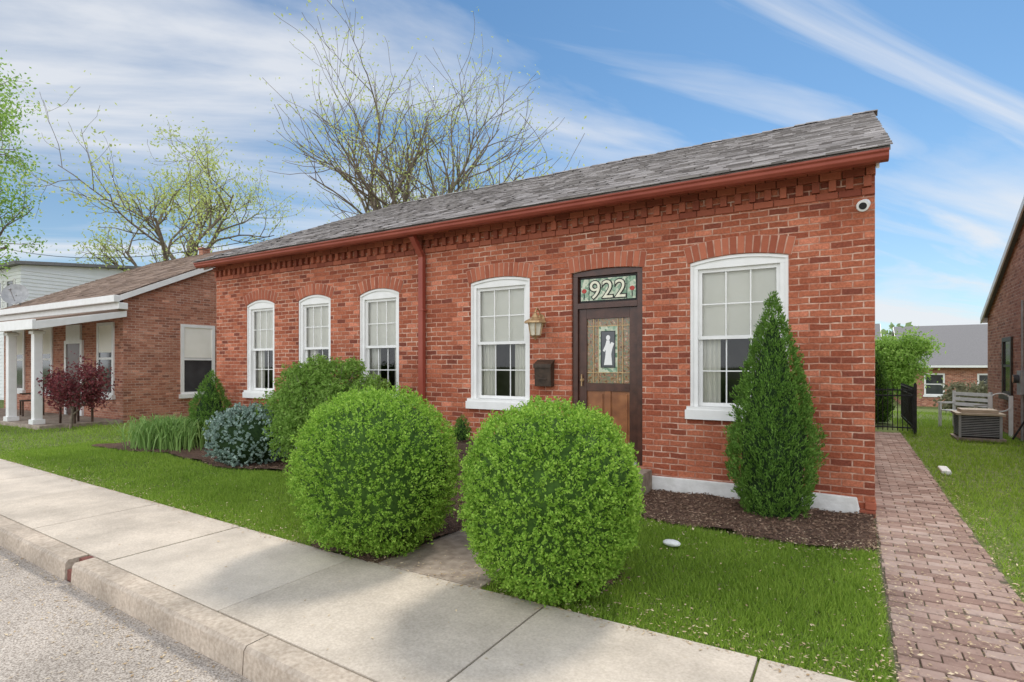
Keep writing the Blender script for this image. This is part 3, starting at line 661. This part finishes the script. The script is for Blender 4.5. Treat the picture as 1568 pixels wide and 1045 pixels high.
rh=gable_house('brick_house.002',3.05,10,6.9,19.2,-.1,2.85,5.78,M['brick_n'],M['shingle_gr'],oh=.15,shing=False,ohx=.1)
f=MB();g=MB(); simple_window(f,g,(3.05,16.9,.9),.9,1.3,-math.pi/2,blind=0); f.obj('window_frames',M['bronze'],rh); g.obj('window_panes',[M['far'],M['curtain']],rh)
dh=gable_house('brick_house.003',2.6,14,42,54,-1,1.75,4.3,M['brick_n'],M['shingle_gr'],oh=.5,shing=False)
f=MB();g=MB(); simple_window(f,g,(7.0,42,-.2),1.6,1.3,0,blind=0); simple_window(f,g,(4.2,42,-.2),1.0,1.3,0,blind=0); f.obj('window_frames',M['white'],dh); g.obj('window_panes',[M['far'],M['curtain']],dh)
dh2=gable_house('brick_house.004',-8,1.8,50,60,-1,2.2,5.0,M['brick_n'],M['shingle_gr'],oh=.5,shing=False)

fe=empty('iron_fence'); mb=MB(); yf=15.7
for X in(.24,1.22): mb.box(X-.03,X+.03,yf-.03,yf+.03,0,1.12); mb.frus((X,yf,1.12),(X,yf,1.17),.035,.005,6)
for zz in(.12,.85,.98): mb.box(.24,1.22,yf-.012,yf+.012,zz,zz+.03)
x=.32
while x<1.2: mb.box(x-.008,x+.008,yf-.008,yf+.008,.06,1.05); x+=.095
y=15.8
while y<20: mb.box(1.212,1.228,y-.008,y+.008,.06,1.05); y+=.11
for zz in(.12,.85,.98): mb.box(1.208,1.232,15.73,20,zz,zz+.03)
mb.obj('fence_panels',M['black'],fe)
ac=empty('air_conditioner_unit'); mb=MB(); x0,x1,y0,y1=1.9,2.6,14.9,15.6
mb.box(x0-.06,x1+.06,y0-.06,y1+.06,-.02,.06,1); mb.box(x0+.02,x1-.02,y0+.02,y1-.02,.06,.52,2)
z=.1
while z<.5: mb.box(x0,x1,y0,y1,z,z+.014,0); z+=.035
for X in(x0,x1-.04):
    for Y in(y0,y1-.04): mb.box(X-.003,X+.043,Y-.003,Y+.043,.06,.52,0)
mb.box(x0-.05,x1+.05,y0-.05,y1+.05,.525,.57,3); mb.box(x0+.05,x1-.05,y0+.05,y1-.05,.572,.64,3)
mb.obj('ac_body',[M['galv'],M['walk'],M['black'],M['tan']],ac,bevel=.004)
gb=empty('garden_bench'); mb=MB(); T=Matrix.Translation((2.35,17.6,0))@Matrix.Rotation(-.9,4,'Z')
for a_ in(-.5,.46):
    mb.box(a_,a_+.05,-.22,-.17,0,.62,mat=T); mb.box(a_,a_+.05,.18,.23,0,.92,mat=T); mb.box(a_-.005,a_+.055,-.24,.2,.6,.64,mat=T)
for k in range(4): mb.box(-.48,.48,-.2+k*.1,-.12+k*.1,.42,.445,mat=T)
for k in range(3): mb.box(-.48,.48,.19,.215,.55+k*.13,.63+k*.13,mat=T)
mb.obj('bench_frame',M['stone'],gb)
um=empty('utility_meter'); mb=MB()
mb.box(2.93,3.048,15.2,15.5,.95,1.45,0); mb.frus((2.93,15.35,1.28),(2.84,15.35,1.28),.09,.085,14,1); mb.frus((2.99,15.35,.0),(2.99,15.35,.95),.025,.025,8,0); mb.frus((2.99,15.35,1.45),(2.99,15.35,2.9),.02,.02,8,0)
mb.box(2.95,3.048,14.4,14.75,.7,1.1,0); mb.frus((2.98,14.55,.7),(2.7,14.6,.1),.018,.018,8,2)
mb.obj('meter_box',[M['galv'],M['far'],M['black']],um,bevel=.005)
hose=empty('hose_reel'); mb=MB()
mb.box(2.55,2.62,16.0,16.05,0,.9); mb.box(2.9,2.97,16.0,16.05,0,.9)
pts=[Vector((2.76+.2*math.cos(t),16.02+.02*math.sin(t*3),.75+.2*math.sin(t))) for t in np.linspace(0,6*math.pi,50)]
mb.tube(pts,[.015]*50,6); mb.obj('reel',M['stone'],hose)
sb=MB(); sb.prism([(1.08,10.0,0),(1.2,10.0,0),(1.2,10.45,0),(1.08,10.45,0)],(0,0,.07)); sb.obj('splash_block',M['stone'],bevel=.02)
bm=bmesh.new(); bmesh.ops.create_icosphere(bm,subdivisions=3,radius=1)
for v in bm.verts: v.co=Vector((v.co.x*.075,v.co.y*.05,v.co.z*.028+.05))+v.normal*.004*noise.noise(v.co*3)
me=D.meshes.new('lawn_stone'); bm.to_mesh(me); bm.free(); me.materials.append(M['stone']); o=D.objects.new('white_garden_stone',me); scene.collection.objects.link(o); o.location=(-1.31,4.79,0)
for p in me.polygons: p.use_smooth=True

# ------------------------------------------------------------------ shrubs
def core(name,prof,center,mat,parent,nz_=.03):
    V=[];F=[];nu,nv=28,20
    for j in range(nv+1):
        r,z=prof(j/nv)
        for i in range(nu):
            a=2*math.pi*i/nu; k=1+nz_*3*noise.noise(Vector((math.cos(a)*2,math.sin(a)*2,z*3)))
            V.append((center[0]+math.cos(a)*r*k,center[1]+math.sin(a)*r*k,z))
    for j in range(nv):
        for i in range(nu): F.append((j*nu+i,j*nu+(i+1)%nu,(j+1)*nu+(i+1)%nu,(j+1)*nu+i))
    mb=MB(); mb.v=V; mb.f=F; mb.m=[0]*len(F); mb.obj(name,mat,parent,smooth=True,fix=False)
def superprof(a,c,zc,p=2.4,sc=.92):
    def f(t):
        th=-math.pi/2+math.pi*t; ct,st=max(math.cos(th),1e-4),math.sin(th)
        k=((ct/a)**p+(abs(st)/c)**p)**(-1/p)*sc
        return ct*k, max(zc+st*k,.0)
    return f
def boxwood(name,cx,cy,a,c,zc,ns,p=2.4,leaf=(.008,.013),mat='box',amp=.05,egg=0.,lf=9,cm='boxcore',seed=0):
    e=empty(name)
    f0=superprof(a,c,zc,p,.89)
    def pf(t):
        r,z=f0(t); return r*(1+egg*(zc-z)/c),z
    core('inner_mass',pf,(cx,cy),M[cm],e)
    d=rdir(ns); ct=np.hypot(d[:,0],d[:,1]); st=d[:,2]
    k=((ct/a)**p+(np.abs(st)/c)**p)**(-1/p)
    ln_=np.array([noise.noise(Vector((x*2.6+seed,y*2.6,z*2.6)))*.6+noise.noise(Vector((x*8+seed,y*8,z*8)))*.7+noise.noise(Vector((x*18+seed,y*18,z*18)))*.5 for x,y,z in d])
    dep=rng.random(ns)**1.5*.11
    rr=k*(1+amp*ln_)-dep*a
    P=d*rr[:,None]; e_=1-egg*P[:,2]/c; P[:,0]*=e_; P[:,1]*=e_
    P=P+np.array([cx,cy,zc]); keep=P[:,2]>.015; P=P[keep]; d=d[keep]
    n=len(P); ax=norm(d+np.array([0,0,.45])+rdir(n)*.55); tip=rng.random((n,1))**3
    Cs=[];Ds=[]
    for q in range(lf):
        o_=ax*rng.uniform(-.01,.032,(n,1))*(1+tip)+rdir(n)*.011
        Cs.append(P+o_); Ds.append(norm(ax*.7+rdir(n)*.9))
    C=np.concatenate(Cs); Dd=np.concatenate(Ds); n=len(C)
    leaves('foliage',C,Dd,rng.uniform(*leaf,n),rng.uniform(leaf[0]*.5,leaf[1]*.6,n),M[mat],e)
    mb=MB()
    for q in range(5):
        t=R.uniform(0,6.28); mb.frus((cx+.05*math.cos(t),cy+.05*math.sin(t),0),(cx+.2*math.cos(t),cy+.2*math.sin(t),.4),.02,.012,6)
    mb.obj('stems',M['bark'],e)
    return e
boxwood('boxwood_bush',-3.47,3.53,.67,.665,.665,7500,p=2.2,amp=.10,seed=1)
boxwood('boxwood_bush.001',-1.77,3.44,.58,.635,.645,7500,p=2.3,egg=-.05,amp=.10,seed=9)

def conifer(name,cx,cy,rad,h,ns,mat,cm,zb=.04,w=.012,L=.03,peak=.3,z0=0,bumpy=.2):
    e=empty(name)
    def rp(t):
        t=np.asarray(t,dtype=float)
        return rad*np.where(t<peak,.72+.28*np.sin(t/peak*math.pi/2),np.maximum(0,1-((t-peak)/(1-peak))**1.35))
    def pf(t): return float(rp(t))*.78*(0.0 if t>=1 else 1), z0+zb+t*(h-zb)*.93
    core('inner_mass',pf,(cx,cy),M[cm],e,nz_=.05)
    t=rng.random(ns*3); r=rp(t); keep=rng.random(ns*3)<(r/rad+.06); t=t[keep][:ns]; r=r[keep][:ns]; n=len(t)
    a=rng.uniform(0,2*math.pi,n)
    ln_=np.array([noise.noise(Vector((math.cos(q)*2.6,math.sin(q)*2.6,s_*h*3.4)))*.8+noise.noise(Vector((math.cos(q)*6,math.sin(q)*6,s_*h*8)))*.8 for q,s_ in zip(a,t)])
    rr=r*(1+bumpy*1.5*ln_)*(1-rng.random(n)**1.8*.22)+.01
    P=np.stack([cx+np.cos(a)*rr,cy+np.sin(a)*rr,z0+zb+t*(h-zb)],axis=1)
    out=np.stack([np.cos(a),np.sin(a),np.zeros(n)],axis=1); ax=norm(out*.55+np.array([0,0,1.])+rdir(n)*.35)
    Cs=[];Ds=[];fan=norm(np.cross(ax,rdir(n)))
    for q in range(9):
        u=rng.uniform(-1,1,(n,1)); o_=ax*(rng.uniform(0,1,(n,1))*L*2.2)+fan*u*L*.8
        Cs.append(P+o_); Ds.append(norm(ax+fan*u*.8+rdir(n)*.25))
    C=np.concatenate(Cs);Dd=np.concatenate(Ds);n=len(C)
    leaves('foliage',C,Dd,rng.uniform(L*.35,L*.7,n),rng.uniform(w*.25,w*.5,n),M[mat],e)
    mb=MB(); mb.frus((cx,cy,z0),(cx,cy,z0+h*.5),.035*rad/.4,.01,7); mb.obj('trunk',M['bark'],e)
    return e
conifer('arborvitae',-.70,6.33,.385,2.26,5000,'arb','arbcore',w=.015,L=.028)
conifer('arborvitae.001',-10.72,6.40,.36,1.42,1600,'arb','arbcore',w=.018,L=.035)
conifer('arborvitae.002',.55,18.2,.35,1.9,900,'arb','arbcore',w=.03,L=.05)
boxwood('blue_spruce_shrub',-8.2,5.55,.62,.48,.40,1700,p=2.2,leaf=(.014,.026),mat='blue',amp=.25,cm='arbcore',lf=12,seed=4)
def loose(name,lobes,mat,n_each,leaf,cm='arbcore'):
    e=empty(name); C=[];Dd=[]; mb=MB()
    for (x,y,z,r) in lobes:
        ns=int(n_each*r*r/.25); d=rdir(ns); k=r*(1+.3*np.array([noise.noise(Vector((q[0]*3+x,q[1]*3+y,q[2]*3))) for q in d]))*(1-rng.random(ns)**1.3*.6)
        P=d*k[:,None]*np.array([1,1,.9])+np.array([x,y,z]); P=P[P[:,2]>.03]; n=len(P)
        for q in range(6): C.append(P+rdir(n)*leaf*2.2*rng.random((n,1))); Dd.append(norm(rdir(n)+np.array([0,0,.3])))
        b=Vector((lobes[0][0]+R.uniform(-.1,.1),lobes[0][1]+R.uniform(-.1,.1),0)); top=Vector((x,y,z+r*.6))
        mb.tube([b,b.lerp(top,.4)+Vector((R.uniform(-.05,.05),0,.05)),top],[.02,.014,.006],6)
        for q in range(5):
            t2=Vector((x,y,z))+Vector((R.gauss(0,1),R.gauss(0,1),abs(R.gauss(0,1)))).normalized()*r*.95; mb.tube([b.lerp(top,.5),t2],[.01,.003],5)
    C=np.concatenate(C);Dd=np.concatenate(Dd);n=len(C); leaves('foliage',C,Dd,rng.uniform(leaf*.7,leaf*1.2,n),rng.uniform(leaf*.3,leaf*.5,n),M[mat],e)
    mb.obj('stems',M['bark'],e)
loose('green_shrub',[(-7.2,5.9,.9,.62),(-7.8,5.95,.8,.5),(-6.5,5.9,.85,.55),(-7.0,5.6,.55,.5),(-7.5,6.0,1.25,.40),(-6.75,6.0,1.3,.4),(-8.0,5.75,.5,.4),(-6.05,6.05,1.2,.28),(-7.1,5.95,1.5,.26),(-6.4,6.0,1.5,.2),(-7.7,6.0,1.42,.2)],'shrub',950,.027)
loose('hedge_shrub',[(3.3,24.5,.3,.75),(4.2,24.8,.35,.8),(5.0,25,.3,.7)],'brownshrub',260,.07)
loose('garden_shrub',[(-5.15,6.3,.25,.28),(-4.95,6.2,.2,.22)],'shrub',500,.03)
pl=empty('timber_planter'); mb=MB(); 
for k in range(4): mb.box(-4.78,-4.18,6.0,6.5,.02+k*.125,.14+k*.125)
mb.obj('planter_box',M['wood_dk'],pl,bevel=.006)
conifer('dwarf_conifer',-4.55,6.22,.1,.36,260,'arb','arbcore',L=.02,w=.012,z0=.5)
e=empty('daylily_clump'); Vv=[]
for _ in range(900):
    bx=-11.0+R.gauss(0,.38); by=5.75+R.gauss(0,.22); a=R.uniform(0,6.28); Lb=R.uniform(.4,.75); sp=R.uniform(.1,.55); w=.010
    side=Vector((-math.sin(a),math.cos(a),0)); P0=[Vector((bx,by,0)),Vector((bx+math.cos(a)*sp*.3*Lb,by+math.sin(a)*sp*.3*Lb,Lb*.5)),Vector((bx+math.cos(a)*sp*.8*Lb,by+math.sin(a)*sp*.8*Lb,Lb*.8)),Vector((bx+math.cos(a)*sp*1.4*Lb,by+math.sin(a)*sp*1.4*Lb,Lb*R.uniform(.6,.9)))]
    ww=[w,w,w*.8,w*.15]
    for i in range(3): Vv+=[P0[i]-side*ww[i],P0[i]+side*ww[i],P0[i+1]+side*ww[i+1],P0[i+1]-side*ww[i+1]]
np_obj('blades',np.array([tuple(q) for q in Vv]),4,M['lily'],e)

# ------------------------------------------------------------------ trees
def tree(name,base,dirn,L,r,seed,lmat,maxlev=4,nch=(5,5,4,4),ang=(25,55),ratio=.62,leafn=10,leafs=.06,wig=.16,trop=.06,lspread=.3,first=.45,leaflev=3):
    rr=random.Random(seed); rl=random.Random(seed+1); e=empty(name); mb=MB(); LC=[]
    def br(p,d,L,r,lev):
        n=6; pts=[p.copy()]; rad=[r]; d=d.copy(); wg_=wig*(.35 if lev==0 else 1)
        for i in range(n):
            d=(d+Vector((rr.gauss(0,wg_),rr.gauss(0,wg_),rr.gauss(0,wg_*.7)+trop))).normalized()
            p=p+d*L/n; pts.append(p.copy()); rad.append(max(r*(1-.62*(i+1)/n),.006))
        mb.tube(pts,rad,8 if lev<2 else 4)
        if lev>=leaflev:
            for q in pts[2:]:
                for _ in range(leafn//3+1):
                    LC.append(q+Vector((rl.gauss(0,1),rl.gauss(0,1),rl.gauss(0,1)))*lspread*.5)
        if lev<maxlev:
            for c in range(nch[lev]):
                t=first+(1-first)*(c+rr.random()*.8)/nch[lev] if lev==0 else .25+.75*(c+rr.random())/nch[lev]
                f=min(t,.999)*n; i=int(f); q=pts[i].lerp(pts[i+1],f-i); rd=rad[i]
                dd=(pts[i+1]-pts[i]).normalized(); o=dd.orthogonal().normalized(); o.rotate(Matrix.Rotation(rr.uniform(0,6.283) if lev else c*2.4+rr.uniform(-.4,.4),3,dd))
                an=math.radians(rr.uniform(*ang)); nd=(dd*math.cos(an)+o*math.sin(an)).normalized()
                br(q,nd,L*ratio*rr.uniform(.75,1.2),max(rd*.68,.006),lev+1)
    br(Vector(base),Vector(dirn).normalized(),L,r,0)
    mb.obj('trunk_and_limbs',M['bark'],e,smooth=True,fix=False)
    C=np.array([tuple(q) for q in LC]); n=len(C); leaves('foliage',C,rdir(n)+np.array([0,0,-.3]),rng.uniform(leafs*.6,leafs*1.2,n),rng.uniform(leafs*.3,leafs*.55,n),M[lmat],e)
tree('maple_tree',(-14.1,15.9,-.1),(.03,0,1),5.4,.34,77,'spring',nch=(9,5,5,4),ang=(24,52),ratio=.70,leafn=5,leafs=.055,first=.5,trop=.05,wig=.12,lspread=.5,leaflev=3)
tree('elm_tree',(-29.5,15.0,-.1),(-.08,0,1),8.3,.30,8,'spring',nch=(7,5,5,3),ang=(30,62),ratio=.6,leafn=8,leafs=.085,first=.35,wig=.2,lspread=.5)
tree('oak_tree',(-37,6.6,-.1),(.1,.0,1),9.5,.3,21,'green',nch=(7,5,5,3),ang=(30,60),ratio=.55,leafn=13,leafs=.10,first=.4,lspread=.55)
tree('pear_tree',(1.35,31,-.9),(0,0,1),2.5,.12,3,'green',nch=(7,6,5,3),ang=(30,65),ratio=.52,leafn=12,leafs=.08,first=.45,lspread=.35)
tree('japanese_maple',(-16.4,6.25,0),(0.05,0,1),.95,.04,13,'maple',maxlev=3,nch=(6,5,4),ang=(30,65),ratio=.62,leafn=14,leafs=.045,first=.35,lspread=.2,leaflev=2,trop=.02)
def mass(name,items,n,leaf,mat):
    C=[]
    for (x,y,w,h) in items:
        m_=int(n); d=rdir(m_); k=(1+.35*np.array([noise.noise(Vector((q[0]*2.5+x,q[1]*2.5,q[2]*2.5+y))) for q in d]))*(.5+.5*rng.random(m_)**.5)
        C.append(d*k[:,None]*np.array([w/2,w/2,h/2])+np.array([x,y,h*.5-.5]))
    C=np.concatenate(C); n=len(C); leaves(name,C,rdir(n),rng.uniform(leaf*.6,leaf*1.2,n),rng.uniform(leaf*.4,leaf*.7,n),M[mat])
it=[]
for k in range(46):
    x=-150+k*6+R.uniform(-2,2); it.append((x,75+R.uniform(-8,25),R.uniform(9,14),R.uniform(4,7) if x>-60 else R.uniform(8,13)))
for k in range(14): it.append((-62-R.uniform(0,30),4+k*5.5,R.uniform(8,12),R.uniform(8,12.5)))
mass('distant_trees',it,1100,.5,'haze')
mb=MB(); A=Vector((-45,11,9.5)); B=Vector((-16.9,12.3,6.0)); pts=[A.lerp(B,t)-Vector((0,0,1.2*4*t*(1-t))) for t in np.linspace(0,1,16)]; mb.tube(pts,[.014]*16,5)
mb.obj('power_line',M['black'])

# ------------------------------------------------------------------ light
EL=math.radians(52); AZ=math.radians(4)
sd_=Vector((math.sin(AZ)*math.cos(EL),math.cos(AZ)*math.cos(EL),math.sin(EL)))
l=D.lights.new('sun','SUN'); l.energy=2.4; l.angle=math.radians(11); l.color=(1,.94,.84)
o=D.objects.new('sun',l); scene.collection.objects.link(o); o.rotation_euler=sd_.to_track_quat('Z','Y').to_euler(); o.location=(0,0,30)
w=D.worlds.new('World'); scene.world=w; w.use_nodes=True; nt=w.node_tree; ns=nt.nodes; ln=nt.links
bg=ns['Background']; sky=N(ns,'ShaderNodeTexSky'); sky.sky_type='NISHITA'; sky.sun_disc=False; sky.sun_elevation=EL; sky.sun_rotation=AZ; sky.altitude=200; sky.air_density=1.0; sky.dust_density=.15; sky.ozone_density=2.0
tint=N(ns,'ShaderNodeMix',data_type='RGBA',blend_type='MULTIPLY'); tint.inputs[0].default_value=1; tint.inputs[7].default_value=(.62,.90,1,1)
ln.new(sky.outputs[0],tint.inputs[6]); ln.new(tint.outputs[2],bg.inputs[0]); bg.inputs[1].default_value=.12
tc=N(ns,'ShaderNodeTexCoord'); sp=N(ns,'ShaderNodeSeparateXYZ'); ln.new(tc.outputs['Generated'],sp.inputs[0])
def mth(op,a,b=None,c=None,clamp=False):
    n=N(ns,'ShaderNodeMath',operation=op); n.use_clamp=clamp
    for i,v in enumerate((a,b,c)):
        if v is None: continue
        if isinstance(v,(int,float)): n.inputs[i].default_value=v
        else: ln.new(v,n.inputs[i])
    return n.outputs[0]
zz=mth('MAXIMUM',sp.outputs[2],0.0); dn=mth('ADD',zz,.16)
cb=N(ns,'ShaderNodeCombineXYZ'); ln.new(mth('DIVIDE',sp.outputs[0],dn),cb.inputs[0]); ln.new(mth('DIVIDE',sp.outputs[1],dn),cb.inputs[1])
ra=N(ns,'ShaderNodeVectorRotate',rotation_type='Z_AXIS'); ra.inputs['Angle'].default_value=-math.radians(50); ln.new(cb.outputs[0],ra.inputs['Vector'])
def cloud(loc,sx,sy,scale,lo,hi,dist=.5):
    mp_=N(ns,'ShaderNodeMapping'); mp_.inputs['Scale'].default_value=(sx,sy,1); mp_.inputs['Location'].default_value=loc; ln.new(ra.outputs[0],mp_.inputs[0])
    n1=N(ns,'ShaderNodeTexNoise'); n1.inputs['Scale'].default_value=scale; n1.inputs['Detail'].default_value=9; n1.inputs['Roughness'].default_value=.55; n1.inputs['Distortion'].default_value=dist; ln.new(mp_.outputs[0],n1.inputs['Vector'])
    r1=ramp(ns,[(lo,(0,0,0)),(hi,(1,1,1))]); ln.new(n1.outputs['Fac'],r1.inputs[0]); return r1.outputs[0]
ca=cloud((3.1,1.7,0),.30,1.15,1.2,.48,.64); cb2=cloud((8.3,4.2,0),.35,1.5,1.7,.50,.68,.8)
cl=mth('MAXIMUM',ca,mth('MULTIPLY',cb2,.8))
hz=mth('POWER',mth('SUBTRACT',1.0,zz),6.0)
back=mth('MULTIPLY_ADD',sp.outputs[1],-1.6,.15,clamp=True)  # unseen sky behind camera: extra cloud and brightness added to fill the shaded facade
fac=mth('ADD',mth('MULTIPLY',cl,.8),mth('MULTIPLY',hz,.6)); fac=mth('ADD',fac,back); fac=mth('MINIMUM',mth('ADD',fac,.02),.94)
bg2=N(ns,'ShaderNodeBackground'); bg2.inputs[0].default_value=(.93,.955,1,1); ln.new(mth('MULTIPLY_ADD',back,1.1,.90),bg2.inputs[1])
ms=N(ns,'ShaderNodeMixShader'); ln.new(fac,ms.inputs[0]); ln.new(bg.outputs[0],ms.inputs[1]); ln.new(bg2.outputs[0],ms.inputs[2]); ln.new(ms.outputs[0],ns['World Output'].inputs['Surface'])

cam=D.cameras.new('camera'); co=D.objects.new('camera',cam); scene.collection.objects.link(co)
co.location=(0,0,1.55); co.rotation_euler=(math.pi/2,0,math.radians(31.1)); cam.sensor_width=36; cam.lens=19.84; cam.shift_y=.0242; cam.clip_end=3000; cam.clip_start=.05
scene.camera=co
scene.view_settings.view_transform='Standard'; scene.view_settings.look='None'; scene.view_settings.exposure=0
